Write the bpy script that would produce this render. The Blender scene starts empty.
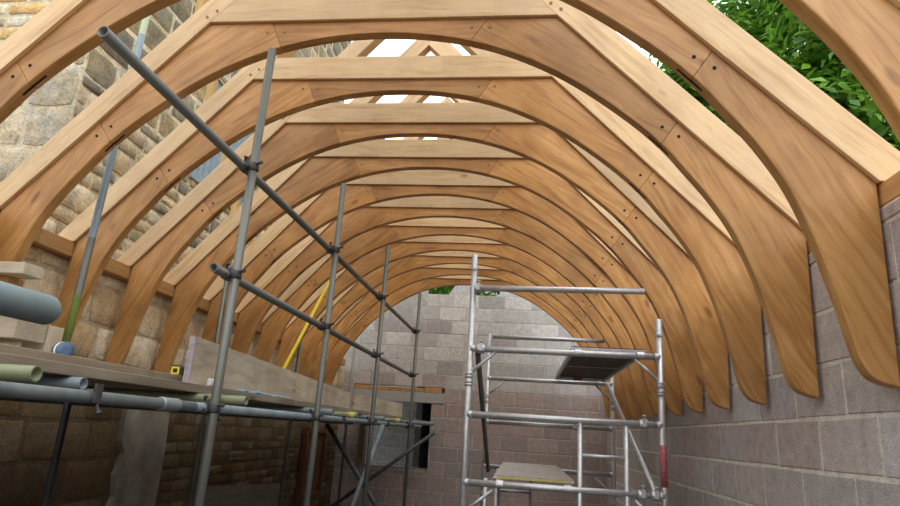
import bpy, math, random
from mathutils import Vector, Matrix
random.seed(7)
C = bpy.context.scene.collection
ZC = 1.7                      # camera height above the floor; coordinates below are relative to eye level

# ------------------------------------------------------------------ camera, sky, exposure
def make_camera():
    yaw, pitch, roll = .1297, .2826, .0628
    cy, sy, cp, sp = math.cos(yaw), math.sin(yaw), math.cos(pitch), math.sin(pitch)
    f = Vector((-sy*cp, cy*cp, sp)); r = Vector((cy, sy, 0)); u = r.cross(f)
    c, s = math.cos(roll), math.sin(roll)
    r2 = c*r + s*u; u2 = -s*r + c*u
    cam = bpy.data.cameras.new('camera'); o = bpy.data.objects.new('camera', cam); C.objects.link(o)
    m = Matrix((r2, u2, -f)).transposed().to_4x4(); m.translation = Vector((0, 0, ZC))
    o.matrix_world = m
    cam.sensor_width = 36; cam.lens = 614.77/900*36; cam.clip_start = .05; cam.clip_end = 400
    bpy.context.scene.camera = o
make_camera()
sc = bpy.context.scene
sc.view_settings.view_transform = 'Standard'; sc.view_settings.look = 'None'
sc.view_settings.gamma = 1; sc.view_settings.use_curve_mapping = False
sc.view_settings.exposure = 0.0
W = bpy.data.worlds.new('sky'); sc.world = W; W.use_nodes = True
nt = W.node_tree; bg = nt.nodes['Background']
# overcast sky: brighter overhead than at the horizon
tc = nt.nodes.new('ShaderNodeTexCoord'); sx = nt.nodes.new('ShaderNodeSeparateXYZ')
rmp = nt.nodes.new('ShaderNodeValToRGB'); nt.links.new(tc.outputs['Generated'], sx.inputs[0])
nt.links.new(sx.outputs['Z'], rmp.inputs[0]); nt.links.new(rmp.outputs[0], bg.inputs['Color'])
rmp.color_ramp.elements[0].position = 0.0; rmp.color_ramp.elements[0].color = (.32, .32, .34, 1)
rmp.color_ramp.elements[1].position = .8; rmp.color_ramp.elements[1].color = (.93, .965, 1.0, 1)
bg.inputs['Strength'].default_value = 2.65
fill_light = bpy.data.lights.new('fill_light', 'SUN'); so = bpy.data.objects.new('fill_light', fill_light); C.objects.link(so)
fill_light.energy = .9; fill_light.angle = math.radians(60); fill_light.color = (1, .97, .92)
so.rotation_euler = (math.radians(38), math.radians(8), 0)      # soft fill added high behind the camera; the sky is overcast

# ------------------------------------------------------------------ materials
MATS = {}
def base(name, rough=.7, metal=0.):
    m = bpy.data.materials.new(name); m.use_nodes = True; MATS[name] = m
    n = m.node_tree.nodes; b = n['Principled BSDF']
    b.inputs['Roughness'].default_value = rough; b.inputs['Metallic'].default_value = metal
    return m, m.node_tree, b
def N(t, typ, **kw):
    n = t.nodes.new(typ)
    for k, v in kw.items(): setattr(n, k, v)
    return n
def ramp(t, stops):
    r = t.nodes.new('ShaderNodeValToRGB'); e = r.color_ramp.elements
    while len(e) < len(stops): e.new(.5)
    for i, (p, c) in enumerate(stops): e[i].position = p; e[i].color = (*c, 1)
    return r
def noise(t, vec, scale, detail=4, dist=0., rough=.55):
    n = t.nodes.new('ShaderNodeTexNoise'); n.inputs['Scale'].default_value = scale
    n.inputs['Detail'].default_value = detail; n.inputs['Distortion'].default_value = dist
    n.inputs['Roughness'].default_value = rough
    if vec is not None: t.links.new(vec, n.inputs['Vector'])
    return n
def mix(t, a, b, fac, mode='MIX'):
    n = t.nodes.new('ShaderNodeMix'); n.data_type = 'RGBA'; n.blend_type = mode
    for v, k in ((fac, 0), (a, 6), (b, 7)):
        if isinstance(v, (int, float)): n.inputs[k].default_value = v
        elif isinstance(v, tuple): n.inputs[k].default_value = (*v, 1)
        else: t.links.new(v, n.inputs[k])
    return n.outputs[2]
def bump(t, b, h, strength=.3, dist=.01):
    n = t.nodes.new('ShaderNodeBump'); n.inputs['Strength'].default_value = strength
    n.inputs['Distance'].default_value = dist; t.links.new(h, n.inputs['Height'])
    t.links.new(n.outputs[0], b.inputs['Normal'])

def wood(name, light, mid, dark, rough=.55, blot=.35):
    m, t, b = base(name, rough)
    oc = N(t, 'ShaderNodeTexCoord'); oi = N(t, 'ShaderNodeObjectInfo')
    ga = N(t, 'ShaderNodeAttribute'); ga.attribute_type = 'OBJECT'; ga.attribute_name = 'grain_rot'
    vr = N(t, 'ShaderNodeVectorRotate'); vr.rotation_type = 'EULER_XYZ'; t.links.new(oc.outputs['Object'], vr.inputs['Vector']); t.links.new(ga.outputs['Vector'], vr.inputs['Rotation'])
    cmb = N(t, 'ShaderNodeCombineXYZ'); mul = N(t, 'ShaderNodeMath', operation='MULTIPLY'); mul.inputs[1].default_value = 37.
    t.links.new(oi.outputs['Random'], mul.inputs[0])
    for k in range(3): t.links.new(mul.outputs[0], cmb.inputs[k])
    add = N(t, 'ShaderNodeVectorMath', operation='ADD'); t.links.new(vr.outputs[0], add.inputs[0]); t.links.new(cmb.outputs[0], add.inputs[1])
    # gentle wander of the grain, then stretch along it
    wn = noise(t, add.outputs[0], 1.6, 2); sub = N(t, 'ShaderNodeVectorMath', operation='MULTIPLY_ADD')
    t.links.new(wn.outputs['Color'], sub.inputs[0]); sub.inputs[1].default_value = (.06, .10, .10); t.links.new(add.outputs[0], sub.inputs[2])
    mp = N(t, 'ShaderNodeMapping'); mp.inputs['Scale'].default_value = (1.1, 20, 20); t.links.new(sub.outputs[0], mp.inputs[0])
    g = noise(t, mp.outputs[0], 1.5, 6, .6, .6)
    mp2 = N(t, 'ShaderNodeMapping'); mp2.inputs['Scale'].default_value = (6, 150, 150); t.links.new(sub.outputs[0], mp2.inputs[0])
    fine = noise(t, mp2.outputs[0], 1.5, 3)
    r = ramp(t, [(.30, dark), (.48, mid), (.70, light)]); t.links.new(g.outputs[0], r.inputs[0])
    c = mix(t, r.outputs[0], mid, .34)
    fr = ramp(t, [(.35, (.78, .76, .72)), (.6, (1, 1, 1))]); t.links.new(fine.outputs[0], fr.inputs[0])
    c = mix(t, c, fr.outputs[0], .38, 'MULTIPLY')
    bl = noise(t, add.outputs[0], 2.6, 3, .3); br = ramp(t, [(.35, (.72, .66, .64)), (.6, (1.06, 1.03, 1.0))]); t.links.new(bl.outputs[0], br.inputs[0])
    c = mix(t, c, br.outputs[0], blot, 'MULTIPLY')
    # knots
    mk = N(t, 'ShaderNodeMapping'); mk.inputs['Scale'].default_value = (2.0, 5., 5.); t.links.new(sub.outputs[0], mk.inputs[0])
    vo = N(t, 'ShaderNodeTexVoronoi'); vo.inputs['Scale'].default_value = 1.0; t.links.new(mk.outputs[0], vo.inputs['Vector'])
    kr = ramp(t, [(.05, (.25, .17, .12)), (.11, (1, 1, 1))]); t.links.new(vo.outputs['Distance'], kr.inputs[0])
    c = mix(t, c, kr.outputs[0], .6, 'MULTIPLY')
    # each timber its own tone
    hs = N(t, 'ShaderNodeHueSaturation'); mr = N(t, 'ShaderNodeMapRange'); mr.inputs['To Min'].default_value = .82; mr.inputs['To Max'].default_value = 1.14
    t.links.new(oi.outputs['Random'], mr.inputs['Value']); t.links.new(mr.outputs[0], hs.inputs['Value']); t.links.new(c, hs.inputs['Color'])
    t.links.new(hs.outputs[0], b.inputs['Base Color']); bump(t, b, fine.outputs[0], .12, .002)
    return m
wood('oak_rafter', (.87, .68, .43), (.79, .57, .315), (.56, .34, .15), blot=.45)
wood('oak_brace', (.72, .445, .195), (.58, .303, .093), (.32, .13, .030), .45, blot=.8)
wood('oak_plate', (.68, .42, .19), (.56, .31, .12), (.38, .18, .06))
wood('yellow_timber', (.60, .42, .15), (.50, .33, .10), (.36, .22, .06))
wood('grey_board', (.38, .32, .235), (.27, .225, .16), (.14, .11, .07), .85, .7)
wood('pale_board', (.64, .57, .45), (.52, .46, .35), (.32, .27, .19), .85, .7)
wood('red_board', (.22, .09, .035), (.15, .055, .02), (.07, .025, .01), .8)
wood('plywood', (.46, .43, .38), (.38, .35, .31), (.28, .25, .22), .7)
wood('old_sheet', (.24, .215, .16), (.18, .16, .115), (.12, .10, .07), .8)
wood('dark_ply', (.10, .07, .06), (.075, .05, .042), (.05, .03, .025), .6)

def masonry(name, sc1, sc2, lo, hi, strength, dist, stain=None, rough=.92):
    # lo..hi modulate each unit's own colour
    m, t, b = base(name, rough)
    at = N(t, 'ShaderNodeAttribute'); at.attribute_name = 'Col'
    tcn = N(t, 'ShaderNodeTexCoord')
    n1 = noise(t, tcn.outputs['Object'], sc1, 6, .2, .65); r1 = ramp(t, [(.3, lo), (.68, hi)]); t.links.new(n1.outputs[0], r1.inputs[0])
    c = mix(t, at.outputs['Color'], r1.outputs[0], 1., 'MULTIPLY')
    n2 = noise(t, tcn.outputs['Object'], sc2, 3, 0, .7); r2 = ramp(t, [(.32, (.62, .60, .58)), (.5, (1, 1, 1)), (.72, (1.12, 1.12, 1.12))]); t.links.new(n2.outputs[0], r2.inputs[0])
    c = mix(t, c, r2.outputs[0], .7, 'MULTIPLY')
    if stain:
        n4 = noise(t, tcn.outputs['Object'], 5.5, 4, .4, .65); r4 = ramp(t, [(.42, (1, 1, 1)), (.58, (1.12, .95, .68)), (.72, (.62, .62, .60))]); t.links.new(n4.outputs[0], r4.inputs[0])
        c = mix(t, c, r4.outputs[0], .6, 'MULTIPLY')
        n3 = noise(t, tcn.outputs['Object'], 1.3, 5, .5, .6); r3 = ramp(t, [(.45, (1, 1, 1)), (.7, stain)]); t.links.new(n3.outputs[0], r3.inputs[0])
        c = mix(t, c, r3.outputs[0], .8, 'MULTIPLY')
    t.links.new(c, b.inputs['Base Color'])
    ad = N(t, 'ShaderNodeMath', operation='ADD'); t.links.new(n1.outputs[0], ad.inputs[0]); t.links.new(n2.outputs[0], ad.inputs[1])
    bump(t, b, ad.outputs[0], strength, dist)
    return m
masonry('block', 14, 95, (.78, .76, .75), (1.12, 1.12, 1.12), .8, .006)
masonry('stone', 13, 60, (.72, .70, .66), (1.12, 1.10, 1.06), .8, .012, (.80, .76, .68))
masonry('lichen_stone', 10, 45, (.55, .54, .50), (1.15, 1.12, 1.04), .8, .012, (.72, .72, .66))

def plain(name, col, rough=.6, metal=0., var=.25, sc=20, bumps=.0):
    m, t, b = base(name, rough, metal); tcn = N(t, 'ShaderNodeTexCoord')
    n = noise(t, tcn.outputs['Object'], sc, 5, .2); lo = tuple(c*(1-var) for c in col); hi = tuple(min(1, c*(1+var)) for c in col)
    r = ramp(t, [(.3, lo), (.7, hi)]); t.links.new(n.outputs[0], r.inputs[0]); t.links.new(r.outputs[0], b.inputs['Base Color'])
    if bumps: bump(t, b, n.outputs[0], bumps, .004)
    return m
plain('aluminium', (.58, .59, .60), .42, .7, .12, 30)
plain('galvanised', (.30, .33, .34), .5, .65, .35, 14)
plain('blue_paint', (.19, .225, .235), .6, .25, .25, 10)
plain('near_tube', (.20, .26, .275), .6, .3, .2, 12)
plain('coupler_metal', (.085, .08, .08), .6, .7, .4, 30)
plain('dark_tube', (.06, .068, .072), .6, .5, .35, 12)
plain('hole', (.012, .008, .006), .9, 0, .1)
plain('peg', (.30, .16, .07), .7, 0, .2)
plain('yellow', (.75, .58, .01), .45, 0, .08)
plain('yellow_tape', (.50, .44, .12), .6, 0, .1)
plain('white_plastic', (.75, .76, .78), .5, 0, .05)
plain('blue_plastic', (.35, .62, .80), .4, 0, .2, 30)
plain('navy_plastic', (.07, .12, .20), .5, 0, .2)
plain('black_plastic', (.015, .015, .017), .5, 0, .2)
plain('red_label', (.5, .02, .02), .5, 0, .1)
plain('plaster', (.27, .24, .185), .9, 0, .35, 5, .6)
plain('concrete', (.40, .40, .39), .9, 0, .12, 25, .2)
plain('mortar', (.42, .40, .34), .95, 0, .2, 30, .5)
plain('slate', (.05, .055, .06), .7, 0, .2)
plain('shutter', (.25, .33, .38), .7, 0, .15)
plain('bark', (.07, .055, .04), .9, 0, .3, 8, .8)
plain('soil', (.10, .085, .065), .95, 0, .3, 6, .5)
plain('floor_slab', (.075, .068, .06), .95, 0, .3, 5, .3)
plain('render_wall', (.62, .62, .62), .9, 0, .05)
plain('pink_end', (.30, .25, .27), .8, 0, .3, 40)
# tube with yellow-green paint in patches over weathered steel
def patchy(name, a, c2, thr=.5, sc=3., rough=.55, metal=.3):
    m, t, b = base(name, rough, metal); uv = N(t, 'ShaderNodeUVMap')
    n = noise(t, uv.outputs[0], sc, 5, .3, .7); r = ramp(t, [(thr-.04, a), (thr+.04, c2)]); t.links.new(n.outputs[0], r.inputs[0])
    n2 = noise(t, uv.outputs[0], 40, 3); r2 = ramp(t, [(.3, (.7, .7, .7)), (.7, (1.15, 1.15, 1.15))]); t.links.new(n2.outputs[0], r2.inputs[0])
    t.links.new(mix(t, r.outputs[0], r2.outputs[0], 1., 'MULTIPLY'), b.inputs['Base Color'])
patchy('green_tube', (.22, .28, .30), (.24, .32, .05), .6, 2.)
patchy('green_paint', (.10, .14, .02), (.17, .22, .03), .5, 7., .7, 0.)
patchy('blue_weathered', (.17, .23, .26), (.25, .32, .35), .5, 8., .5, .2)
patchy('pale_lime', (.42, .48, .25), (.38, .48, .52), .56, 8., .6, .1)
patchy('steel_tube', (.12, .12, .11), (.19, .19, .165), .5, 4., .45, .55)
patchy('standard_tube', (.15, .16, .155), (.24, .24, .17), .52, 3., .45, .5)
patchy('lime_tube', (.15, .19, .04), (.27, .28, .19), .47, 7.)
patchy('red_paint', (.5, .52, .53), (.42, .03, .04), .44, 14., .5, .0)
def leafmat(name, a, b2):
    m, t, b = base(name, .5); oi = N(t, 'ShaderNodeAttribute'); oi.attribute_name = 'Col'
    r = ramp(t, [(0, a), (1, b2)]); t.links.new(oi.outputs['Fac'], r.inputs[0]); t.links.new(r.outputs[0], b.inputs['Base Color'])
    tr = N(t, 'ShaderNodeBsdfTranslucent'); t.links.new(r.outputs[0], tr.inputs[0])
    mx = N(t, 'ShaderNodeMixShader'); mx.inputs[0].default_value = .4
    t.links.new(b.outputs[0], mx.inputs[1]); t.links.new(tr.outputs[0], mx.inputs[2])
    t.links.new(mx.outputs[0], t.nodes['Material Output'].inputs['Surface'])
leafmat('leaf', (.04, .14, .012), (.26, .50, .05))

# ------------------------------------------------------------------ mesh builder
class MB:
    def __init__(s): s.grain = (0, 0, 0); s.v = []; s.f = []; s.uv = []; s.col = []; s.mi = []; s.sm = []
    def face(s, pts, uvs=None, col=(1, 1, 1), mi=0, sm=False):
        i = len(s.v); s.v += [tuple(p) for p in pts]; s.f.append(list(range(i, i+len(pts))))
        s.uv.append(uvs or [(0, 0)]*len(pts)); s.col.append(col); s.mi.append(mi); s.sm.append(sm)
    def box(s, c, h, M=None, col=(1, 1, 1), mi=0):
        # c centre, h half sizes; grain (u) along the longest side
        ax = max(range(3), key=lambda k: h[k]); o1, o2 = [k for k in range(3) if k != ax]
        M = M or Matrix.Identity(3); c = Vector(c); s.grain = ((0, 0, 0), (0, 0, -math.pi/2), (0, math.pi/2, 0))[ax]
        for k in range(3):
            a, b = [(k+1) % 3, (k+2) % 3]
            for sg in (-1, 1):
                q = []
                for (x, y) in ((-1, -1), (1, -1), (1, 1), (-1, 1)):
                    p = [0, 0, 0]; p[k] = sg*h[k]; p[a] = x*h[a]; p[b] = y*h[b]; q.append(p)
                if sg < 0: q.reverse()
                if k == ax: uvs = [(p[o1]*.25, p[o2]) for p in q]
                else:
                    oo = o1 if k == o2 else o2
                    uvs = [(p[ax], p[oo]+sg*.37*k) for p in q]
                s.face([c + M @ Vector(p) for p in q], uvs, col, mi)
    def prism(s, poly, y0, y1, ang=0., caps=None):
        # polygon in XZ extruded along Y; grain at angle ang in XZ
        n = len(poly); area = sum(poly[i][0]*poly[(i+1) % n][1]-poly[(i+1) % n][0]*poly[i][1] for i in range(n))
        org = poly
        if area < 0: poly = poly[::-1]
        s.grain = (0, ang, 0)
        ca, sa = math.cos(ang), math.sin(ang); U = lambda p: (p[0]*ca+p[1]*sa, -p[0]*sa+p[1]*ca)
        for cp in (caps or [list(range(n))]):
            q = [org[k] for k in cp]
            if area < 0: q = q[::-1]
            s.face([(x, y0, z) for x, z in q], [U(p) for p in q])
            s.face([(x, y1, z) for x, z in q[::-1]], [(U(p)[0], U(p)[1]+3.3) for p in q[::-1]])
        L = 0
        for i in range(n):
            a, b = poly[i], poly[(i+1) % n]; d = math.dist(a, b)
            s.face([(a[0], y0, a[1]), (a[0], y1, a[1]), (b[0], y1, b[1]), (b[0], y0, b[1])],
                   [(L, 5), (L, 5+y1-y0), (L+d, 5+y1-y0), (L+d, 5)]); L += d
    def ring(s, c, ax, r, n=16):
        a = Vector(ax).normalized(); u = a.orthogonal().normalized(); w = a.cross(u)
        return [Vector(c)+r*(math.cos(2*math.pi*k/n)*u+math.sin(2*math.pi*k/n)*w) for k in range(n)]
    def tube(s, p, q, r=.0205, wall=.0035, n=16, mi=0, hollow=True):
        p, q = Vector(p), Vector(q); ax = q-p; L = ax.length; A = s.ring(p, ax, r, n); B = s.ring(q, ax, r, n)
        for k in range(n):
            j = (k+1) % n; s.face([A[k], A[j], B[j], B[k]], [(0, k/n*.15), (0, (k+1)/n*.15), (L, (k+1)/n*.15), (L, k/n*.15)], mi=mi, sm=True)
        if hollow:
            A2 = s.ring(p, ax, r-wall, n); B2 = s.ring(q, ax, r-wall, n)
            for k in range(n):
                j = (k+1) % n
                s.face([B2[k], B2[j], A2[j], A2[k]], mi=mi, sm=True)
                s.face([A[j], A[k], A2[k], A2[j]], mi=mi); s.face([B[k], B[j], B2[j], B2[k]], mi=mi)
        else: s.face(A[::-1], mi=mi); s.face(B, mi=mi)
    def lathe(s, c, ax, prof, n=20, mi=0):
        ax = Vector(ax).normalized(); c = Vector(c); rs = [s.ring(c+ax*h, ax, max(r, 1e-4), n) for h, r in prof]
        for A, B in zip(rs, rs[1:]):
            for k in range(n): j = (k+1) % n; s.face([A[k], A[j], B[j], B[k]], mi=mi, sm=True)
        s.face(rs[0][::-1], mi=mi); s.face(rs[-1], mi=mi)
    def mesh(s, name, mats):
        me = bpy.data.meshes.new(name); me.from_pydata(s.v, [], s.f)
        ul = me.uv_layers.new(name='UVMap'); ca = me.color_attributes.new('Col', 'FLOAT_COLOR', 'CORNER')
        uvf = []; cf = []
        for u, c in zip(s.uv, s.col):
            for a in u: uvf += a; cf += (*c, 1)
        ul.data.foreach_set('uv', uvf); ca.data.foreach_set('color', cf)
        me.polygons.foreach_set('material_index', s.mi); me.polygons.foreach_set('use_smooth', s.sm)
        for m in (mats if isinstance(mats, (list, tuple)) else [mats]): me.materials.append(MATS[m])
        me.update(); return me
def weld(me, d=1e-5):
    import bmesh
    b = bmesh.new(); b.from_mesh(me); bmesh.ops.remove_doubles(b, verts=b.verts, dist=d); b.to_mesh(me); b.free()
def obj(name, mb, mat, parent=None, bevel=0, wd=True):
    me = mb.mesh(name, mat)
    if wd: weld(me)
    o = bpy.data.objects.new(name, me); C.objects.link(o); o['grain_rot'] = [float(q) for q in mb.grain]
    if parent: o.parent = parent
    if bevel:
        md = o.modifiers.new('bevel', 'BEVEL'); md.width = bevel; md.segments = 2; md.limit_method = 'ANGLE'; md.angle_limit = math.radians(40)
    return o
def tag(o, label, cat, group=None):
    o['label'] = label; o['category'] = cat
    if group: o['group'] = group
    return o
def thing(name, label, cat, loc=(0, 0, 0), group=None):
    o = bpy.data.objects.new(name, None); C.objects.link(o); o.location = loc; o.empty_display_size = .1
    return tag(o, label, cat, group)
def struct(name, mb, mat, parent=None, **k):
    o = obj(name, mb, mat, parent, **k)
    if not parent: o['kind'] = 'structure'
    return o
def clone(root, loc, label):
    r = root.copy(); C.objects.link(r); r.location = loc; r['label'] = label
    for ch in list(root.children):
        c = ch.copy(); C.objects.link(c); c.parent = r
        for g in ch.children: d = g.copy(); C.objects.link(d); d.parent = c
    return r

# ------------------------------------------------------------------ masonry walls
def jit(c, a): return tuple(max(0, x*(1+random.uniform(-a, a))) for x in c)
def shade(c, a):
    k = 1+random.uniform(-a, a); return tuple(x*k for x in c)
def unit(mb, P, u0, u1, v0, v1, col, d=.010, bev=.006, rough=0., nseg=0):
    # one block or stone standing proud of the mortar: face plus a chamfered rim
    j = lambda: random.uniform(-rough, rough)
    if nseg:                                           # irregular stone: a many-sided outline, domed a little
        pts = []; n = nseg
        for (a, b) in (((u0, v0), (u1, v0)), ((u1, v0), (u1, v1)), ((u1, v1), (u0, v1)), ((u0, v1), (u0, v0))):
            for k in range(n):
                t = k/n; e = 1.2 if k == 0 else 1
                cx, cz = (u0+u1)/2, (v0+v1)/2; x = a[0]+(b[0]-a[0])*t; z = a[1]+(b[1]-a[1])*t
                if k == 0: x += (cx-x)*.035; z += (cz-z)*.07
                pts.append((x+j()*e, z+j()*e))
        cx, cz = (u0+u1)/2, (v0+v1)/2; dd = d*random.uniform(.5, 1.5)
        outer = [P(x, z, -.02) for x, z in pts]
        def sh(x, z, m):
            L = math.hypot(x-cx, z-cz) or 1; return (x-(x-cx)/L*m, z-(z-cz)/L*m)
        ring1 = [P(*sh(x, z, bev*.35), dd*.55) for x, z in pts]; ring2 = [P(*sh(x, z, bev*1.1), dd+j()*.2) for x, z in pts]
        N_ = len(pts)
        for A, B in ((outer, ring1), (ring1, ring2)):
            for k in range(N_): q = (k+1) % N_; mb.face([A[k], A[q], B[q], B[k]], col=col, sm=True)
        ctr = P(cx+j(), cz+j(), dd*1.04)
        for k in range(N_): q = (k+1) % N_; mb.face([ring2[k], ring2[q], ctr], col=col, sm=True)
        return
    q0 = [(u0, v0), (u1, v0), (u1, v1), (u0, v1)]; q0 = [(x+j(), z+j()) for x, z in q0]
    s = [(1, 1), (-1, 1), (-1, -1), (1, -1)]
    A = [P(x, z, -.01) for x, z in q0]; B = [P(x, z, d-bev*.6) for x, z in q0]; Cc = [P(x+a*bev, z+b*bev, d) for (x, z), (a, b) in zip(q0, s)]
    for X, Y in ((A, B), (B, Cc)):
        for k in range(4): q = (k+1) % 4; mb.face([X[k], X[q], Y[q], Y[k]], col=col)
    mb.face(Cc, col=col)
def cut(u0, u1, v0, v1, holes):
    rects = [(u0, u1, v0, v1)]
    for (a, b, c, d) in holes:
        out = []
        for (x0, x1, z0, z1) in rects:
            if x1 <= a or x0 >= b or z1 <= c or z0 >= d: out.append((x0, x1, z0, z1)); continue
            if x0 < a: out.append((x0, a, z0, z1))
            if x1 > b: out.append((b, x1, z0, z1))
            m0, m1 = max(x0, a), min(x1, b)
            if z0 < c: out.append((m0, m1, z0, c))
            if z1 > d: out.append((m0, m1, d, z1))
        rects = out
    return [r for r in rects if r[1]-r[0] > .03 and r[3]-r[2] > .03]
def block_wall(mb, P, u0, u1, v0, v1, colf, L=.45, H=.225, pu=0., pv=0., gap=.012, holes=(), mortar=(.36, .34, .29)):
    r = math.floor((v0-pv)/H)
    while pv+r*H < v1-.01:
        a, b = max(v0, pv+r*H), min(v1, pv+(r+1)*H); off = pu+(L/2 if r % 2 else 0)+random.uniform(-.015, .015); k = math.floor((u0-off)/L)
        while off+k*L < u1:
            x0, x1 = max(u0, off+k*L), min(u1, off+(k+1)*L); k += 1
            if x1-x0 < .04: continue
            for (p, q, s, t) in cut(x0, x1, a, b, holes):
                g = gap/2; unit(mb, P, p+g, q-g, s+g, t-g, colf((p+q)/2, (s+t)/2), d=.003+random.uniform(0, .003), bev=.004, rough=.003)
        r += 1
    for (p, q, s, t) in cut(u0, u1, v0, v1, holes):
        mb.face([P(p, s, 0), P(q, s, 0), P(q, t, 0), P(p, t, 0)], col=mortar)
def stone_wall(mb, P, u0, u1, v0, v1, colf, hmin=.10, hmax=.22, lmin=.15, lmax=.5, d=.02, mortar=(.3, .27, .2), holes=(), gap=.016, nseg=3):
    z = v0
    while z < v1-.03:
        h = min(random.uniform(hmin, hmax), v1-z); x = u0-random.uniform(0, .2)
        if v1-z-h < .06: h = v1-z
        while x < u1:
            l = random.uniform(lmin, lmax); x0, x1 = max(x, u0), min(x+l, u1); x += l
            if x1-x0 < .05: continue
            g = gap/2*random.uniform(.7, 1.6)
            sp = [(z, z+h)]
            if h > hmin*1.5 and random.random() < .25: m = z+h*random.uniform(.4, .6); sp = [(z, m), (m, z+h)]
            for (s0, s1) in sp:
                for (p, q, s, t) in cut(x0, x1, s0, s1, holes):
                    unit(mb, P, p+g, q-g, s+g, t-g, colf((p+q)/2, (s+t)/2), d=d, bev=.009, rough=.007, nseg=nseg)
        z += h
    for (p, q, s, t) in cut(u0, u1, v0, v1, holes):
        mb.face([P(p, s, 0), P(q, s, 0), P(q, t, 0), P(p, t, 0)], col=mortar)
def slab(mb, x0, x1, y0, y1, z0, z1, col=(1, 1, 1)):
    mb.box(((x0+x1)/2, (y0+y1)/2, (z0+z1)/2), ((x1-x0)/2, (y1-y0)/2, (z1-z0)/2), col=col)

XL, XR, YF = -2.98, 1.30, 10.15
FL = -1.7
# floor and ground
m = MB(); slab(m, -3.0, 1.32, -3, 10.2, FL-.15, FL); struct('floor', m, 'floor_slab')
m = MB(); slab(m, -60, 60, -30, 120, FL-.5, FL-.152); struct('ground', m, 'soil')
# right wall of concrete blocks
m = MB()
def rcol(u, v):
    c = random.choice([(.47, .42, .395), (.44, .40, .385), (.50, .445, .41), (.47, .395, .365)])
    if random.random() < .12: c = (.54, .51, .50)
    return shade(c, .07)
P = lambda u, v, d: (XR-d, u, v)
block_wall(m, lambda u, v, d: (XR-d, -u, v), -YF, 3., FL, .895, rcol, L=.476, pu=-.356, pv=.155, mortar=(.74, .71, .60), gap=.016)
slab(m, XR+.004, XR+.142, -3, 10.35, FL, .893, (.36, .34, .31))
struct('wall_right', m, 'block')
# far gable wall of blocks with a window opening
m = MB(); HO = (-2.62, -1.47, -.615, .425)
LT = (-2.78, -1.27, .425, .675)
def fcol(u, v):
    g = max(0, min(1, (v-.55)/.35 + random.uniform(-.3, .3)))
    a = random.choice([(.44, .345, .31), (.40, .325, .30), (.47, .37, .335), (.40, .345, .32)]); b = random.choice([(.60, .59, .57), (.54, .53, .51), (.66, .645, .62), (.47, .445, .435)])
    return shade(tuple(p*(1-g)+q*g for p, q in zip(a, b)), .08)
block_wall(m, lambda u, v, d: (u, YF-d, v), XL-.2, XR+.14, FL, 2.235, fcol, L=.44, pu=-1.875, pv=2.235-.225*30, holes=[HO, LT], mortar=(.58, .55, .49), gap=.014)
for (p, q, s, t) in cut(XL-.2, XR+.145, FL, 2.233, [(HO[0], HO[1], HO[2], HO[3]), (LT[0], LT[1], LT[2], LT[3])]): slab(m, p, q, YF+.005, YF+.20, s, t, (.33, .32, .31))
# short pieces of the next course laid on top
for (a, b, h) in ((-2.9, -1.66, .10), (-1.36, -.94, .21), (-.50, -.05, .10), (-.03, .6, .12)):
    m.prism([(a+.06, 2.24), (b, 2.24), (b-.02, 2.24+h), (a+.2, 2.24+h)], YF+.01, YF+.10); 
for i in range(len(m.col)-4*6-4, len(m.col)): m.col[i] = (.62, .62, .63) if m.col[i] == (1, 1, 1) else m.col[i]
struct('wall_back', m, 'block')
# window opening: frame sides, blocks of the outer leaf seen behind
m = MB(); block_wall(m, lambda u, v, d: (u, YF+.62-d, v), HO[0]-.1, -1.80, FL, .7, lambda u, v: shade((.50, .52, .54), .08), pv=-.09, mortar=(.68, .66, .62)); slab(m, HO[0]-.1, -1.80, YF+.63, YF+.70, FL, .7, (.3, .3, .3))
slab(m, -1.80, -1.70, YF+.52, YF+2.2, FL, .8, (.2, .2, .2)); slab(m, -1.35, -1.25, YF+.21, YF+2.2, FL, .8, (.2, .2, .2)); slab(m, -1.69, -1.36, YF+2.1, YF+2.2, FL, .8, (.2, .2, .2)); slab(m, -1.80, -1.25, YF+.21, YF+2.2, .81, .9, (.2, .2, .2))  # closed passage added to keep the right strip of the opening dark
struct('wall_outer', m, 'block')
m = MB(); slab(m, HO[0]-.0, HO[0]+.10, YF-.03, YF+.17, HO[2], HO[3]-.01); slab(m, HO[0]+.10, HO[1]-.02, YF+.05, YF+.17, HO[2], HO[2]+.03); struct('window_1', m, 'grey_board')
m = MB(); slab(m, LT[0], LT[1], YF-.02, YF+.18, LT[2]+.002, LT[2]+.165); lo = obj('lintel', m, 'concrete', bevel=.004); lo['kind'] = 'structure'; lo.name = 'trim_1'
m = MB(); x = LT[0]+.01
for k, w in enumerate((.26, .34, .17, .24, .16, .30)):
    if k != 2: slab(m, x, min(x+w-.01, LT[1]), YF-.015, YF+.10, LT[2]+.17, LT[2]+.17+random.uniform(.055, .075))
    else: slab(m, x, x+w-.01, YF-.01, YF+.10, LT[2]+.17, LT[2]+.23)
    x += w
o = obj('trim_2', m, 'oak_plate', bevel=.003); o['kind'] = 'structure'
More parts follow.
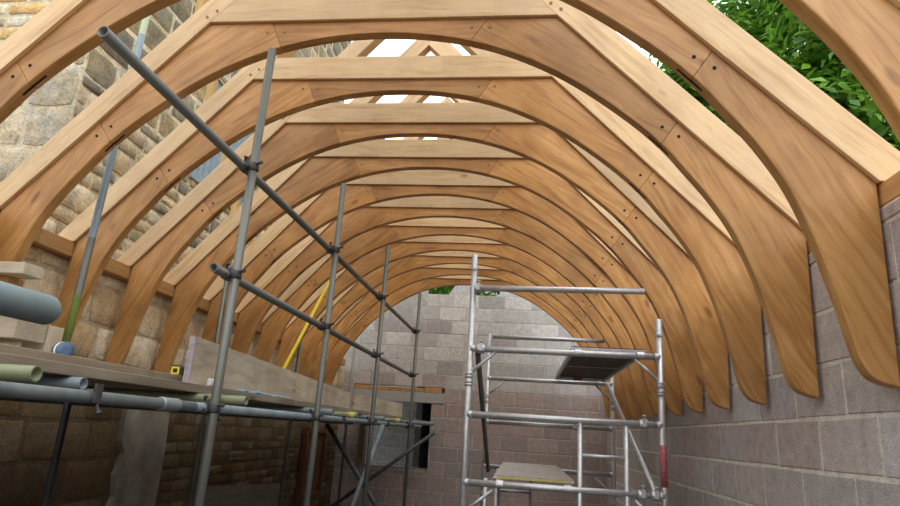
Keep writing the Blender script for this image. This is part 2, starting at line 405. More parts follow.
# left wall of rubble
m = MB()
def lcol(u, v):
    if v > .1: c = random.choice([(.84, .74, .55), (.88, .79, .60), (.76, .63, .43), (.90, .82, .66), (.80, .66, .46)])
    else: c = random.choice([(.15, .10, .045), (.12, .08, .035), (.18, .12, .05), (.10, .07, .035), (.16, .12, .065), (.22, .17, .10)])  # stones below the platform: its shade is painted into their dark colour
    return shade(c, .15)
PL = lambda u, v, d: (XL+d, u, v)
stone_wall(m, PL, -3, YF, .1, .93, lcol, .17, .30, .28, .62, d=.007, mortar=(.66, .57, .42))
stone_wall(m, PL, -3, 4.46, FL, .1, lcol, .12, .28, .2, .65, d=.005, mortar=(.12, .085, .045))  # mortar darkened with the same painted shade
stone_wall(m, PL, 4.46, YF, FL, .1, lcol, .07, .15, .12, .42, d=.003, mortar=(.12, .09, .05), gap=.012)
slab(m, XL-.055, XL-.005, -3, YF, FL, .928, (.3, .26, .2))
struct('wall_left', m, 'stone', wd=True)
m = MB()
pts = [(4.44, .09), (5.02, .09), (5.06, -.3), (5.05, -1.0), (5.1, FL), (4.5, FL), (4.52, -.95), (4.44, -.78), (4.50, -.6), (4.47, -.45), (4.52, -.3), (4.45, -.2)]
m.face([(XL+.045, y, z) for y, z in pts], [(y, z) for y, z in pts])
for k in range(len(pts)):
    a, b = pts[k], pts[(k+1) % len(pts)]; m.face([(XL+.045, *a), (XL, *a), (XL, *b), (XL+.045, *b)])
o = obj('trim_3', m, 'plaster'); o['kind'] = 'structure'
# boarded red-brown opening in the left wall
m = MB(); slab(m, XL+.02, XL+.05, 8.5, 9.28, -.95, -.125)
w2 = struct('window_2', m, 'red_board')
m = MB()
for y in (8.47, 9.29): slab(m, XL+.02, XL+.09, y-.035, y+.035, -1.0, -.09)
slab(m, XL+.02, XL+.09, 8.50, 9.26, -.125, -.06); slab(m, XL+.02, XL+.09, 8.50, 9.26, -1.0, -.93)
obj('window_frame', m, 'red_board', w2)

# ------------------------------------------------------------------ wall plates
m = MB()
ys = -1.0
for (a, b) in ((-1.0, 3.2), (3.2, 7.0), (7.0, 9.9)): slab(m, -3.04, -2.895, a, b-.002, .932, 1.028)
tag(obj('wall_plate', m, 'oak_plate', bevel=.004), 'oak wall plate along the top of the left stone wall under the truss feet', 'wall plate')
m = MB()
for (a, b) in ((-1.0, 4.2), (4.2, 9.6)): slab(m, 1.298, 1.443, a, b-.002, .897, .983)
tag(obj('wall_plate', m, 'oak_plate', bevel=.004), 'oak wall plate along the top of the right block wall', 'wall plate')

# ------------------------------------------------------------------ roof trusses
CX = -.84
HALF = [(0, 2.12), (.30, 2.10), (.59, 2.035), (.85, 1.93), (1.08, 1.795), (1.33, 1.60), (1.49, 1.445), (1.60, 1.305), (1.71, 1.155), (1.805, .99), (1.87, .82), (1.92, .65), (1.958, .49), (1.983, .37), (2.003, .305), (2.04, .258), (2.115, .235)]
def catmull(ps, n=5):
    out = []
    for i in range(len(ps)-1):
        p0 = ps[i-1] if i else (-ps[1][0], ps[1][1]); p1, p2 = ps[i], ps[i+1]; p3 = ps[i+2] if i+2 < len(ps) else (2*p2[0]-p1[0], 2*p2[1]-p1[1])
        for k in range(n):
            t = k/n; out.append(tuple(.5*((2*p1[j])+(-p0[j]+p2[j])*t+(2*p0[j]-5*p1[j]+4*p2[j]-p3[j])*t*t+(-p0[j]+3*p1[j]-3*p2[j]+p3[j])*t**3) for j in (0, 1)))
    return out+[ps[-1]]
CUR = catmull(HALF)
CZ = 2.2; CL, CR = (-1.867, CZ), (.129, CZ)
KR, KL = (1.288, .985), (-2.886, 1.03)
TH = .062
def side(sg):
    K, Cc = (KR, CR) if sg > 0 else (KL, CL)
    slope = (Cc[1]-K[1])/(Cc[0]-K[0]); on = lambda x: K[1]+(x-K[0])*slope
    foot_x = CX+sg*2.113
    if sg > 0: j1i, j1o, j2i, j2o = 1.492, (.735, on(.735)), .504, (-.25, CZ)
    else: j1i, j1o, j2i, j2o = 1.492, (-2.425, on(-2.425)), .58, (-1.49, CZ)
    cur = [(CX+sg*x, z) for x, z in CUR]
    leg = [p for p in cur if abs(p[0]-CX) >= j1i+.012]; leg[-1] = (foot_x, leg[-1][1])
    def at(x):
        for a, b in zip(CUR, CUR[1:]):
            if a[0] <= x <= b[0]: t = (x-a[0])/(b[0]-a[0]); return (CX+sg*x, a[1]+(b[1]-a[1])*t)
    J1, J2 = at(j1i), at(j2i)
    legp = [J1]+leg+[K, j1o]
    haunch = [p for p in cur if j2i+.012 < abs(p[0]-CX) < j1i-.012]
    haup = [J2]+haunch+[J1, j1o, Cc, j2o]
    return dict(K=K, C=Cc, slope=slope, on=on, leg=legp, haunch=haup, J1=J1, J2=J2, j1o=j1o, j2o=j2o)
SR, SL = side(1), side(-1)
AP = ((KL[1]-KR[1]+SR['slope']*KR[0]-SL['slope']*KL[0])/(SR['slope']-SL['slope']),)
AP = (AP[0], KR[1]+(AP[0]-KR[0])*SR['slope'])
RD = .14                                               # rafter depth
def disc(mb, x, z, y, r):
    mb.lathe((x, y, z), (0, 1, 0), [(0, r), (.004, r)], 12)
def make_truss(label):
    t = thing('roof_truss', label, 'roof truss', (0, 0, 0), 'curved oak trusses of the barrel roof')
    for S, sg in ((SL, -1), (SR, 1)):
        ang = math.atan(S['slope'])
        m = MB(); m.prism(S['leg'], 0, TH, math.atan2(S['J1'][1]-.3, S['J1'][0]-(CX+sg*2.06))); leg_o = obj('arch_leg', m, 'oak_brace', t, .006)
        m = MB(); m.prism(S['haunch'], .0, TH, ang*.75); hau_o = obj('arch_haunch', m, 'oak_brace', t, .0045)
        # rafter: underside through K and C, up to the ridge, seat cut on the wall plate
        n = (.145 if sg > 0 else .122)*math.hypot(1, S['slope'])
        K = S['K']; out = K[0]+sg*.29; bx = K[0]+sg*.157
        sl = S['slope']; top = lambda x: K[1]+(x-K[0])*sl+n
        poly = [(K[0], K[1]), (AP[0], AP[1]), (AP[0], AP[1]+n), (bx, top(bx)), (out, top(out)), (out, S['on'](out)), (bx, S['on'](bx)), (bx, K[1]+.004)]
        if sg > 0: poly = [(p[0]+(.0008 if p[0] == AP[0] else 0), p[1]) for p in poly]
        m = MB(); m.prism(poly, -.02, .075, ang, [[0, 1, 2, 3, 7], [3, 4, 5, 6, 7]]); raf_o = obj('rafter', m, 'oak_rafter', t, .003)
        # peg holes either side of the leg joint: near-black discs painting their inner shade
        d = Vector((S['j1o'][0]-S['J1'][0], S['j1o'][1]-S['J1'][1])); mid = Vector(S['J1'])+d*.55; tg = Vector((-d.y, d.x)).normalized()
        for k in (-1, 1):
            m = MB(); p = mid+tg*k*.047; disc(m, p.x, p.y, -.0025, .008); obj('peg_hole', m, 'hole', leg_o if k*sg*(1 if tg.x > 0 else -1) > 0 else hau_o)
        # slot in the soffit across the leg joint, its shade painted as a near-black bar
        a = Vector(S['J1']); tn = Vector((SR['leg'][1][0]-SR['haunch'][-5][0], SR['leg'][1][1]-SR['haunch'][-5][1])).normalized()
        if sg < 0: tn.x *= -1
        nn = Vector((tn.y, -tn.x)); nn = nn if nn.y < 0 else -nn
        m = MB(); R3 = Matrix(((tn.x, 0, nn.x), (0, 1, 0), (tn.y, 0, nn.y)))
        m.box((a.x-nn.x*.006, TH/2, a.y-nn.y*.006), (.080, .006, .008), R3); obj('mortise_slot', m, 'hole', leg_o)
        # oak pegs at the crown joints
        d = Vector((S['j2o'][0]-S['J2'][0], S['j2o'][1]-S['J2'][1])); mid = Vector(S['J2'])+d*.6
        for k in (-1, 1):
            m = MB(); disc(m, mid.x+k*.05, mid.y, -.003, .008); obj('peg', m, 'peg', hau_o)
        for k in (0, 1):                                # pegs of the collar joint
            m = MB(); c0 = Vector(S['C']); v = Vector((-sg*.035, .075)) if k else Vector((sg*.02, .035)); disc(m, c0.x+v.x, c0.y+v.y, -.0235, .009); obj('peg', m, 'peg', raf_o)
    m = MB(); m.prism([SL['J2']]+[(CX-x, z) for x, z in CUR[::-1] if x < .57]+[(CX+x, z) for x, z in CUR[1:] if x < .49]+[SR['J2'], SR['j2o'], SL['j2o']], 0, TH, 0)
    obj('arch_crown', m, 'oak_brace', t, .0045)
    g = .0; h = .165; cl, cr = CL[0]+g, CR[0]-g
    m = MB(); m.prism([(cl, CZ+.001), (cr, CZ+.001), (cr-h/-SR['slope']*1, CZ+h), (cl+h/SL['slope'], CZ+h)], -.0195, .07, 0); obj('collar', m, 'oak_rafter', t, .003)
    return t
Y0 = 1.6875
ORD = ['nearest', 'second', 'third', 'fourth', 'fifth', 'sixth', 'seventh', 'eighth', 'ninth', 'tenth', 'eleventh', 'twelfth', 'thirteenth']
def tlabel(i):
    if i == 0: return 'nearest curved oak truss, only its right side showing at the upper right corner'
    if i == 1: return 'second curved oak truss from the camera, cut by the top of the view'
    if i == 12: return 'farthest curved oak truss, closest to the grey block gable wall'
    return '%s curved oak truss from the camera in the row of roof arches' % ORD[i]
tr = make_truss(tlabel(0)); tr.location = (0, 1.625, 0); trs = [tr]
for i in range(1, 13): trs.append(clone(tr, (0, Y0+.6*i, 0), tlabel(i)))

# short props standing on the left rafters
for k, (i, x) in enumerate(((2, -1.965), (3, -2.17), (4, -2.325), (5, -2.50), (6, -2.61))):
    z = SL['on'](x)+.122*math.hypot(1, SL['slope']); m = MB(); m.box((0, 0, .18), (.022, .022, .20))
    o = obj('timber_prop', m, 'yellow_timber', bevel=.002); o.location = (x, Y0+.6*i+.02, z+.012)
    tag(o, 'short upright timber stub standing on the left rafter of the %s truss' % ORD[i], 'timber', 'timber stubs on the left rafters')
m = MB(); m.prism([(0, 0), (.075, -.075), (.08, -.01), (.02, .05)], -.02, .04); o = obj('timber_wedge', m, 'pale_board', bevel=.002)
o.location = (.365, Y0+1.2+.02, SR['on'](.365)+.145*math.hypot(1, SR['slope'])+.002); tag(o, 'small pale timber wedge sitting on the right rafter of the third truss', 'wedge')

# ------------------------------------------------------------------ neighbouring stone building on the left
XB, YB = -3.25, 3.6
bld = thing('stone_building', 'tall old stone building with lichened walls rising beyond the left wall', 'building', (-6, 6, FL))
m = MB()
def sidecol(u, v):
    c = random.choice([(.46, .42, .31), (.36, .34, .27), (.56, .47, .31), (.31, .30, .25), (.50, .45, .35), (.40, .37, .28), (.60, .48, .28)])
    if v < 2.2 and random.random() < .7: c = random.choice([(.74, .65, .49), (.68, .58, .42), (.80, .73, .60)])
    return shade(tuple(q*.82 for q in c), .2)
def frontcol(u, v):
    if v > 2.5: c = random.choice([(.74, .68, .53), (.84, .79, .66), (.68, .60, .45), (.76, .54, .26), (.82, .77, .65)])
    else: c = random.choice([(.46, .44, .37), (.56, .53, .46), (.50, .46, .35), (.60, .56, .47)])
    return shade(c, .12)
WH = (5.18, 6.30, 2.25, 3.4)
PS = lambda u, v, d: (XB+d, u, v)
stone_wall(m, PS, YB, 9.3, .6, 2.35, sidecol, .10, .22, .18, .5, d=.009, mortar=(.76, .69, .55), holes=[WH])
stone_wall(m, PS, YB, 9.3, 2.35, 8.2, sidecol, .20, .36, .26, .66, d=.004, mortar=(.80, .74, .60), holes=[WH], gap=.034)
o = obj('side_wall', m, 'lichen_stone', bld)
m = MB(); stone_wall(m, lambda u, v, d: (u, YB-d, v), -9, XB, .6, 2.4, frontcol, .22, .36, .3, .7, d=.005, mortar=(.66, .62, .52), gap=.02)
stone_wall(m, lambda u, v, d: (u, YB-d, v), -9, XB, 2.4, 8.2, frontcol, .10, .16, .22, .5, d=.006, mortar=(.78, .73, .60), gap=.022)
obj('front_wall', m, 'lichen_stone', bld)
m = MB()
for (p, q, s, t) in cut(YB+.005, 9.295, FL-.1, 8.19, [WH]): slab(m, XB-.45, XB-.006, p, q, s, t, (.4, .37, .3))
slab(m, -9, XB-.46, YB+.005, YB+.5, FL-.1, 8.19, (.4, .37, .3)); slab(m, -9, XB-.46, 8.7, 9.295, FL-.1, 8.19, (.4, .37, .3))
obj('wall_core', m, 'lichen_stone', bld)
m = MB()
for k in range(10): slab(m, XB-.05, XB-.02, WH[0]+.01+k*.111, WH[0]+.114+k*.111, WH[2]+.04, WH[3])
sh_ = obj('window_shutter', m, 'shutter', bld, .003)
m = MB(); slab(m, XB-.12, XB+.03, WH[0]-.03, WH[1]+.03, WH[2]-.05, WH[2]+.035); obj('window_sill', m, 'shutter', bld, .004)
for ch in bld.children: ch.location = (6, -6, -FL)      # children were drawn in hall coordinates

# ------------------------------------------------------------------ house gable and greenery beyond the far wall
hs = thing('white_house', 'pale rendered house gable just visible over the far block wall', 'house', (1.6, 17, FL))
m = MB(); m.prism([(-1.6-1.8, 0), (-1.6+1.8, 0), (1.8-1.6, 5.3), (-1.6, 6.6), (-1.8-1.6, 5.3)], 0, 4); obj('house_wall', m, 'render_wall', hs)
m = MB()
for sg in (-1, 1): m.prism([(-1.6, 6.6), (-1.6+sg*2.1, 5.1), (-1.6+sg*2.1, 5.2), (-1.6, 6.72)], -.15, 4.1)
obj('house_roof', m, 'slate', hs)
def tree(name, label, loc, R, n, seed, leaf=.11, trunk=.22, zc=6.):
    rnd = random.Random(seed); t = thing(name, label, 'tree', loc)
    m = MB(); m.lathe((0, 0, 0), (0, 0, 1), [(0, trunk*1.3), (.5, trunk), (zc*.6, trunk*.75), (zc+R*.4, trunk*.3)], 12)
    tips = []
    for k in range(9):
        a = rnd.uniform(0, 6.28); h = rnd.uniform(.35, .95)*zc; L = R*rnd.uniform(.5, .8)
        e = (math.cos(a)*L, math.sin(a)*L, h+rnd.uniform(.3, 1)*R*.6); m.tube((0, 0, h), e, trunk*.22, hollow=False, n=7); tips.append(e)
    obj('trunk', m, 'bark', t)
    # clumps of leaves over the crown
    m = MB(); cl = []
    for k in range(int(150)):
        while True:
            p = Vector([rnd.uniform(-1, 1) for _ in range(3)])
            if .35 < p.length < 1: break
        cl.append((Vector((p.x*R, p.y*R, zc+p.z*R*.95)), R*rnd.uniform(.13, .26)))
    for k in range(n):
        c, r = rnd.choice(cl); d = Vector([rnd.gauss(0, 1) for _ in range(3)]).normalized()
        p = c+d*r*rnd.uniform(.55, 1.05)
        nrm = (d+Vector((0, 0, .8))+Vector([rnd.gauss(0, .4) for _ in range(3)])).normalized(); u = nrm.orthogonal().normalized(); w = nrm.cross(u)
        a = rnd.uniform(0, 6.28); u, w = math.cos(a)*u+math.sin(a)*w, -math.sin(a)*u+math.cos(a)*w
        s = leaf*rnd.uniform(.6, 1.3); q = rnd.random(); q = (q, q, q)
        m.face([p-u*s, p+w*s*.5+nrm*s*.12, p+u*s-nrm*s*.15], col=q); m.face([p-u*s, p+u*s-nrm*s*.15, p-w*s*.5+nrm*s*.12], col=q)
    obj('foliage', m, 'leaf', t, wd=False)
tree('broadleaf_tree', 'tall leafy green tree beyond the right wall, seen between the near rafters', (7.2, 13.2, FL), 5.0, 70000, 1, .15, .3, 8.2)
tree('broadleaf_tree', 'leafy tree behind the right wall showing at the upper right edge', (14.4, 6.4, FL), 3.9, 16000, 2, .15, .28, 7.2)
tree('garden_tree', 'small green tree glimpsed over the middle of the far wall', (-1.8, 14.2, FL), 1.35, 7000, 3, .09, .12, 4.6)
tree('garden_tree', 'small green tree right of the house gable over the far wall', (.8, 13.6, FL), .9, 4000, 4, .09, .1, 4.6)

# ------------------------------------------------------------------ tube and coupler scaffold on the left
scf = thing('tube_scaffold', 'grey steel tube and coupler scaffold along the left wall', 'scaffold', (0, 0, FL))
def tb(name, p, q, mat, parent=scf, r=.0205, n=16, hollow=True):
    m = MB(); m.tube(p, q, r, n=n, hollow=hollow); o = obj(name, m, mat, parent); return o
XS = -1.335
stand = [(2.63, 1.84), (4.03, 1.68), (5.58, 1.69), (7.55, 1.69)]
for y, z in stand: tb('standard', (XS, y, FL+.01), (XS, y, z), 'standard_tube')
XI = -2.72
for y, z in ((5.2, 1.40), (7.27, 1.43), (9.70, 1.28)): tb('standard', (XI, y, FL+.01), (XI, y, z), 'standard_tube')
tb('standard', (-2.62, 3.40, FL+.01), (-2.62, 3.40, .085), 'dark_tube')
gx = -1.38
tb('guard_rail', (gx, 1.565, 1.175), (gx, 7.75, 1.185), 'steel_tube'); tb('guard_rail', (gx, 2.50, .637), (gx, 7.75, .640), 'steel_tube')
LX = -1.38
tb('ledger', (LX, .3, .037), (LX, 2.53, .037), 'blue_paint'); tb('ledger', (LX, 2.535, .037), (LX, 8.6, .045), 'blue_paint')
tb('ledger', (XI+.05, 1.0, .037), (XI+.05, 9.9, .037), 'dark_tube')
TZ = .0782
for k, (y, xe, mt) in enumerate(((1.46, -1.23, 'lime_tube'), (1.88, -1.41, 'blue_paint'), (2.70, -1.225, 'lime_tube'), (4.11, -1.25, 'blue_paint'), (4.75, -1.25, 'lime_tube'), (5.66, -1.24, 'blue_paint'), (6.4, -1.22, 'lime_tube'), (7.63, -1.06, 'blue_paint'))):
    tb('transom', (-2.9, y, TZ), (xe, y, TZ), mt)
for y, x in ((4.75, -1.25), (6.4, -1.22)):
    m = MB(); m.lathe((x-.08, y, TZ), (1, 0, 0), [(0, .022), (.06, .022)], 16); obj('tape_band', m, 'yellow_tape', scf)
m = MB(); m.lathe((LX, 2.28, .037), (0, 1, 0), [(0, .024), (.004, .026), (.12, .026), (.124, .024)], 16); obj('sleeve_joint', m, 'galvanised', scf)
# raking braces under the platform
tb('brace', (-1.236, 5.60, .03), (-1.753, 5.60, FL+.01), 'blue_paint')
tb('brace', (-1.80, 5.75, .0), (-.88, 5.75, -1.15), 'dark_tube')
tb('brace', (-1.02, 7.44, -.02), (-2.6, 7.48, -1.25), 'dark_tube')
tb('brace', (-2.66, 2.6, -.60), (-2.3, 3.1, FL+.05), 'steel_tube')
def coupler(x, y, z, ax=(0, 1, 0)):
    # right-angle coupler: one band on the standard, one on the tube behind it, with hinge and bolts
    m = MB(); w = -.045
    m.lathe((x, y, z-.02), (0, 0, 1), [(0, .024), (.003, .027), (.037, .027), (.040, .024)], 14)
    m.lathe((x+w, y-.02, z), ax, [(0, .024), (.003, .027), (.037, .027), (.040, .024)], 14)
    m.box((x+w/2, y, z+.022), (.022, .014, .008)); m.box((x+w/2, y, z-.022), (.020, .014, .008))
    for a, d in (((x+.022, y-.014, z+.012), (1, -.3, .1)), ((x+w, y-.01, z+.022), (.2, -.1, 1)), ((x-.01, y-.022, z-.01), (-.3, -1, -.1))):
        m.lathe(a, d, [(0, .005), (.020, .005), (.021, .010), (.031, .010)], 6)
    obj('coupler', m, 'coupler_metal', scf)
for y, z in stand:
    for zz in (1.18, .638, .037): coupler(XS, y, zz)
for y in (1.46, 1.88, 2.70, 4.11, 4.75, 5.66, 6.4):
    m = MB(); m.lathe((LX, y-.018, .037), (0, 1, 0), [(0, .023), (.003, .026), (.033, .026), (.036, .023)], 14); m.box((LX+.026, y, .05), (.006, .014, .03)); m.lathe((LX+.03, y, .015), (.5, 0, -1), [(0, .005), (.022, .005), (.023, .010), (.032, .010)], 6); obj('coupler', m, 'coupler_metal', scf)
for ch in scf.children: ch.location = (0, 0, -FL)

# loose or near tubes
m = MB(); m.tube((-.72, -.2, .134), (-.72, .85, .140), .0225, n=24, hollow=False)
o = obj('scaffold_tube', m, 'near_tube', bevel=.006)
tag(o, 'very near blue grey scaffold tube with rounded end at the left edge', 'scaffold tube')
m = MB(); px_ = [(0, 0), (.17, 0), (.29, 1), (.78, 2), (.88, 3), (1, 3)]
for (a, _), (b, k) in zip(px_, px_[1:]):
    pa, pb = Vector((-2.485, 3.1, .142)), Vector((-2.45, 3.1, 2.9)); m.tube(pa.lerp(pb, a), pa.lerp(pb, b), mi=k, hollow=False)
tag(obj('scaffold_tube', m, ['green_paint', 'steel_tube', 'blue_weathered', 'pale_lime']), 'leaning scaffold tube, green at the bottom, passing between left arches', 'scaffold tube')
m = MB(); m.tube((-1.75, 4.205, .152), (-1.75, 5.30, 1.33), .014, n=10, hollow=False)
tag(obj('yellow_pole', m, 'yellow'), 'slim yellow pole leaning behind the toe board on the scaffold', 'pole')

# boards of the working platform
def board(name, x0, x1, y0, y1, z0, z1, mat, label, cat, group=None, tilt=0):
    m = MB(); m.box((0, 0, 0), ((x1-x0)/2, (y1-y0)/2, (z1-z0)/2))
    o = obj(name, m, mat, bevel=.003); o.location = ((x0+x1)/2, (y0+y1)/2, (z0+z1)/2); o.rotation_euler.y = tilt
    return tag(o, label, cat, group)
xb = -1.45
for k in range(5):
    x1 = xb-k*.232
    board('scaffold_board', x1-.225, x1, -.4, 3.9, .100, .137, 'grey_board', 'near weathered scaffold board of the platform, %s' % ('at the outer edge' if k == 0 else '%s from the outer edge' % ORD[k]), 'board', 'near lower platform boards')
    board('scaffold_board', x1-.225, x1, 3.91, 10.1, .100, .137, 'grey_board', 'far weathered scaffold board of the platform, %s' % ('at the outer edge' if k == 0 else '%s from the outer edge' % ORD[k]), 'board', 'far lower platform boards')
for k in range(3):
    x1 = xb-.130-k*.232
    board('scaffold_board', x1-.225, x1, -.5, 3.2, .139, .176, 'grey_board', 'upper layer scaffold board at the left, %s' % ('at the outer edge' if k == 0 else '%s from the outer edge' % ORD[k]), 'board', 'upper layer boards')
m = MB(); m.box((0, 0, 0), (.014, 2.12, .105)); o = obj('toe_board', m, 'pale_board', bevel=.003); o.location = (-1.712, 4.765, .244); o.rotation_euler.z = .1
m = MB(); m.box((0, -2.124, 0), (.0145, .004, .1055)); obj('painted_end', m, 'pink_end', o); tag(o, 'near long pale toe board on edge behind the scaffold standards', 'toe board')
m = MB(); m.box((0, 0, 0), (.014, 1.0, .105)); o = obj('toe_board', m, 'pale_board', bevel=.003); o.location = (-1.82, 7.97, .244); o.rotation_euler.z = -.09; tag(o, 'far shorter toe board on edge continuing towards the block gable wall', 'toe board')
# band over the toe board
# timber offcuts at the left
def solid(name, c, h, mat, label, cat, rz=0, ry=0, group=None):
    m = MB(); m.box((0, 0, 0), h); o = obj(name, m, mat, bevel=.003); o.location = c; o.rotation_euler = (0, ry, rz); return tag(o, label, cat, group)
solid('timber_upright', (-2.27, 2.68, .272), (.06, .05, .095), 'pale_board', 'short pale timber block standing nearest the leaning tube', 'timber')
solid('timber_upright', (-2.45, 2.49, .2265), (.12, .05, .0495), 'pale_board', 'low timber block under the pale thick board at the left edge', 'timber')
solid('timber_board', (-2.47, 2.52, .347), (.27, .09, .07), 'pale_board', 'thick pale timber lying over the low block at the left', 'timber')
solid('timber_upright', (-2.46, 2.49, .486), (.15, .045, .068), 'oak_plate', 'reddish oak block wedged between the two lying timbers', 'timber')
solid('timber_beam', (-2.45, 2.45, .581), (.25, .06, .026), 'pale_board', 'flat pale timber offcut on top of the pile at the left edge', 'timber')
# small things on the boards
sp = thing('strap_roll', 'blue and white rolled strap lying at the foot of the leaning tube', 'strap', (-1.79, 2.24, .176))
m = MB(); m.lathe((-.02, 0, .035), (.9, -.4, .1), [(0, .012), (.0, .034), (.04, .034), (.04, .012)], 18); obj('roll', m, 'navy_plastic', sp)
m = MB(); m.lathe((-.008, -.004, .036), (.9, -.4, .1), [(0, .034), (.001, .0355), (.014, .0355), (.015, .034)], 18); obj('white_band', m, 'white_plastic', sp)
m = MB(); m.lathe((-.025, .002, .035), (.9, -.4, .1), [(0, .006), (.0, .017), (.042, .017), (.042, .006)], 18); obj('label_band', m, 'white_plastic', sp)
tm = thing('tape_measure', 'yellow and black tape measure standing on the platform boards', 'tape measure', (-1.63, 2.80, .176))
tm.scale = (.85, .85, .85)
m = MB(); m.prism([(-.035, 0), (.035, 0), (.035, .045), (.015, .06), (-.035, .06)], -.02, .02); obj('case', m, 'black_plastic', tm, .004)
for s_ in (-1,):
    m = MB(); m.prism([(-.03, .008), (.018, .008), (.018, .05), (-.03, .05)], -.0235, -.0205); obj('yellow_panel', m, 'yellow', tm)
    m = MB(); m.prism([(-.018, .018), (.006, .018), (.006, .04), (-.018, .04)], -.0255, -.0237); obj('badge', m, 'black_plastic', tm)
m = MB()
for k in range(14):
    y = k*.05; w = .012*math.sin(k*1.7); m.box((w*.2, y, .004+.002*math.sin(k*2.1)), (.013, .028, .003), Matrix.Rotation(.12*math.sin(k), 3, 'Y'))
o = obj('plastic_sheet', m, 'blue_plastic'); o.location = (-1.466, 3.15, .140); tag(o, 'light blue plastic strip lying on the outer board below the toe board', 'plastic sheet')
m = MB(); m.prism([(-.03, 0), (-.012, 0), (-.01, .03), (-.028, .035)], 0, .08); o = obj('paper_scrap', m, 'white_plastic', bevel=.004); o.location = (-1.44, 2.78, .1385); tag(o, 'crumpled white scrap beside the blue plastic strip', 'scrap')
solid('slate_piece', (-3.14, 2.50, 1.036), (.06, .28, .006), 'slate', 'dark slate lying on the left wall plate beside the third truss', 'slate')
# sheet leaning at the foot of the left wall
m = MB(); m.box((0, 0, 0), (.009, .93, .50)); o = obj('plywood_sheet', m, 'old_sheet'); o.location = (-2.87, 6.72, -1.17); o.rotation_euler = (math.radians(-3), math.radians(-5), 0)
tag(o, 'grey sheet of board leaning against the foot of the left wall', 'board sheet')

# ------------------------------------------------------------------ aluminium tower
TX0, TX1, TY0, TY1 = -.41, .99, 4.70, 7.20
tw = thing('scaffold_tower', 'aluminium access tower with rungs and braces before the block gable wall', 'scaffold tower', (0, 0, FL))
def tt(name, p, q, r=.0235, mat='aluminium', n=16, hollow=True): return tb(name, p, q, mat, tw, r, n, hollow)
def collar_(x, y, z, r=.031, h=.04):
    m = MB(); m.lathe((x, y, z-h/2), (0, 0, 1), [(0, r-.004), (.004, r), (h*.4, r), (h*.5, r-.004), (h*.6, r), (h-.004, r), (h, r-.004)], 16); obj('joint_collar', m, 'aluminium', tw)
posts = [(TX0, TY0, 1.365), (TX1, TY0, .90), (TX0, TY1, 1.13), (TX1, TY1, .92)]
for x, y, z in posts:
    tt('upright', (x, y, FL+.01), (x, y, z))
    for zz in (.42, .36, -.62): collar_(x, y, zz)
    collar_(x, y, z-.12, .028, .02) if y < 5 else None
m = MB(); m.lathe((TX1, TY0, -.28), (0, 0, 1), [(0, .0245), (.28, .0245)], 16); obj('painted_band', m, 'red_paint', tw)
for y in (TY0, TY1):
    for z in (.62, .135, -.34, -.82, -1.3):
        tt('rung', (TX0, y, z), (TX1, y, z))
        for x in (TX0, TX1): m = MB(); m.lathe((x-.0 if x == TX0 else x-.04, y, z), (1, 0, 0), [(0, .03), (.04, .027)], 12); obj('rung_weld', m, 'aluminium', tw)
    for (a, b, c) in ((TX0, .43, -.22), (TX1, .43, .81), (TX0, -.55, -.20), (TX1, -.55, .79)): tt('knee_brace', (a, y, b), (c, y, b+.17), .013, n=10)
# ladder built into the near frame and the rear frame
for y, xs in ((TY0, (.414, .738)), (TY1, (-.26, .10))):
    for x in xs: tt('ladder_stile', (x, y, FL+.02), (x, y, .135 if y == TY0 else -.34), .019, n=12)
    for k in range(6):
        z = -.105-k*.25 if y == TY0 else -.58-k*.25
        if abs(z+.355) > .05: tt('ladder_rung', (xs[0], y, z), (xs[1], y, z), .015, n=10)
for x, y in ((-.18, TY0+.3), (-.30, TY0+.9), (-.23, TY1-.4)): tt('ladder_stile', (x, y, FL+.02), (x, y, -.36), .019, n=12)
tt('guard_rail', (TX0+.05, TY0-.02, 1.09), (.885, TY0-.05, 1.10)); tt('guard_rail', (TX0+.04, TY1, 1.10), (.905, TY1-.02, 1.10), .0235)
tt('guard_rail', (TX0+.02, TY1-.06, .19), (.86, TY1-.06, .185), .0235)
tt('side_brace', (-.355, TY0+.05, .59), (-.36, TY1-.05, -.38), .0215, 'steel_tube')
tt('side_brace', (.935, TY0+.03, -.32), (.93, TY1-.04, .62), .0215)
m = MB(); m.lathe((-.395, 7.0, -.30), (0, .0, 1), [(0, .012), (.26, .012)], 10); obj('warning_tape', m, 'yellow', tw)
def clamp(x, y, z):
    m = MB(); m.lathe((x-.03, y, z), (1, 0, 0), [(0, .03), (.005, .034), (.055, .034), (.06, .03)], 14); m.box((x, y-.03, z+.012), (.012, .014, .028)); m.lathe((x, y-.02, z+.03), (.1, -.2, 1), [(0, .008), (.022, .008), (.023, .014), (.034, .014)], 6)
    obj('clamp', m, 'aluminium', tw)
for (x, y, z) in ((-.33, TY0, .62), (.93, TY0, -.34), (.86, TY0, .135), (.84, TY0, -.34), (-.37, TY0, 1.09), (.58, TY1, .135)): clamp(x, y, z)
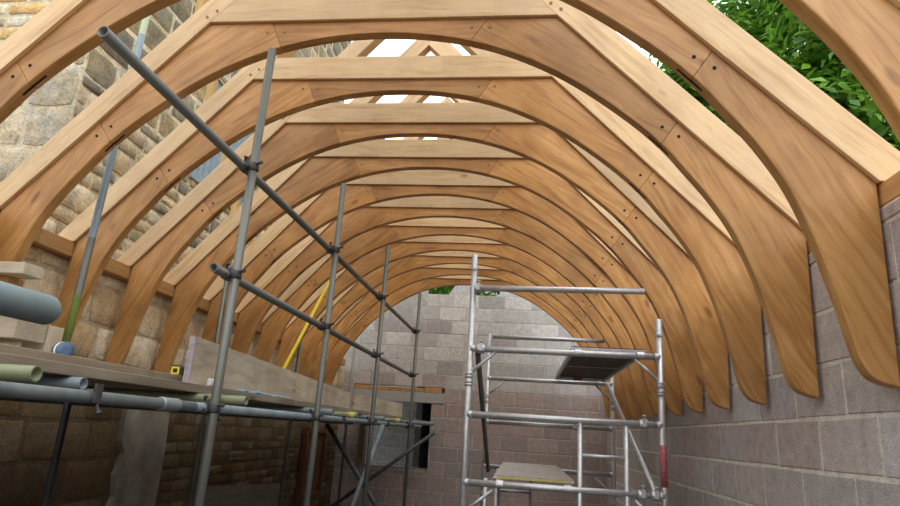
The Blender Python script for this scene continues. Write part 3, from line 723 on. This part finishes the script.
for ch in tw.children: ch.location = (0, 0, -FL)
def deck(x0, x1, z, label, top, rh=.018):
    t = thing('platform_deck', label, 'platform', ((x0+x1)/2, (TY0+TY1)/2, z)); w = (x1-x0)/2; l = (TY1-TY0)/2
    m = MB(); m.box((0, 0, .0565), (w-.004, l-.05, .003)); obj('ply_panel', m, top, t)
    for sg in (-1, 1): m = MB(); m.box((sg*(w-.0135), 0, .053-rh), (.0135, l-.045, rh)); obj('side_rail', m, 'aluminium', t, .003)
    for sg in (-1, 1):
        m = MB(); m.box((0, sg*(l-.058), .053-rh), (w-.028, .012, rh-.001)); obj('end_rail', m, 'yellow_tape' if rh < .015 else 'aluminium', t, .002)
        for s2 in (-1, 1):
            m = MB(); R_ = .032
            arc = [(math.cos(a)*R_, math.sin(a)*R_) for a in [math.radians(q) for q in range(-20, 201, 20)]]; arc2 = [(math.cos(a)*(R_-.007), math.sin(a)*(R_-.007)) for a in [math.radians(q) for q in range(200, -21, -20)]]
            poly = [(sg*l+px, pz) for px, pz in arc+arc2]
            n = len(poly); A = [(s2*(w-.05)-.025, a, b) for a, b in poly]; B = [(s2*(w-.05)+.025, a, b) for a, b in poly]
            for k in range(n): j = (k+1) % n; m.face([A[k], A[j], B[j], B[k]])
            h2 = len(arc)
            for k in range(h2-1):
                j = n-1-k
                for Q in (A, B): m.face([Q[k], Q[k+1], Q[j-1], Q[j]])
            obj('hook', m, 'aluminium', t)
    m = MB(); m.box((0, 0, .040), (w-.03, .015, .0015+.0)); obj('cross_strap', m, 'aluminium', t)
    if rh > .015: m = MB(); m.box((-.02, l-.0715, .036), (.05, .0015, .013)); obj('red_label', m, 'red_label', t)
    return t
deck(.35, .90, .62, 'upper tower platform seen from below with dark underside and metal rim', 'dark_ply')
deck(-.20, .38, -.34, 'lower tower platform with pale worn deck at the left of the tower', 'plywood', .009)

# ------------------------------------------------------------------ lift everything from eye-level coordinates to the floor at zero
for o in list(bpy.data.objects):
    if o.parent is None and o.type in ('MESH', 'EMPTY'): o.location.z += ZC
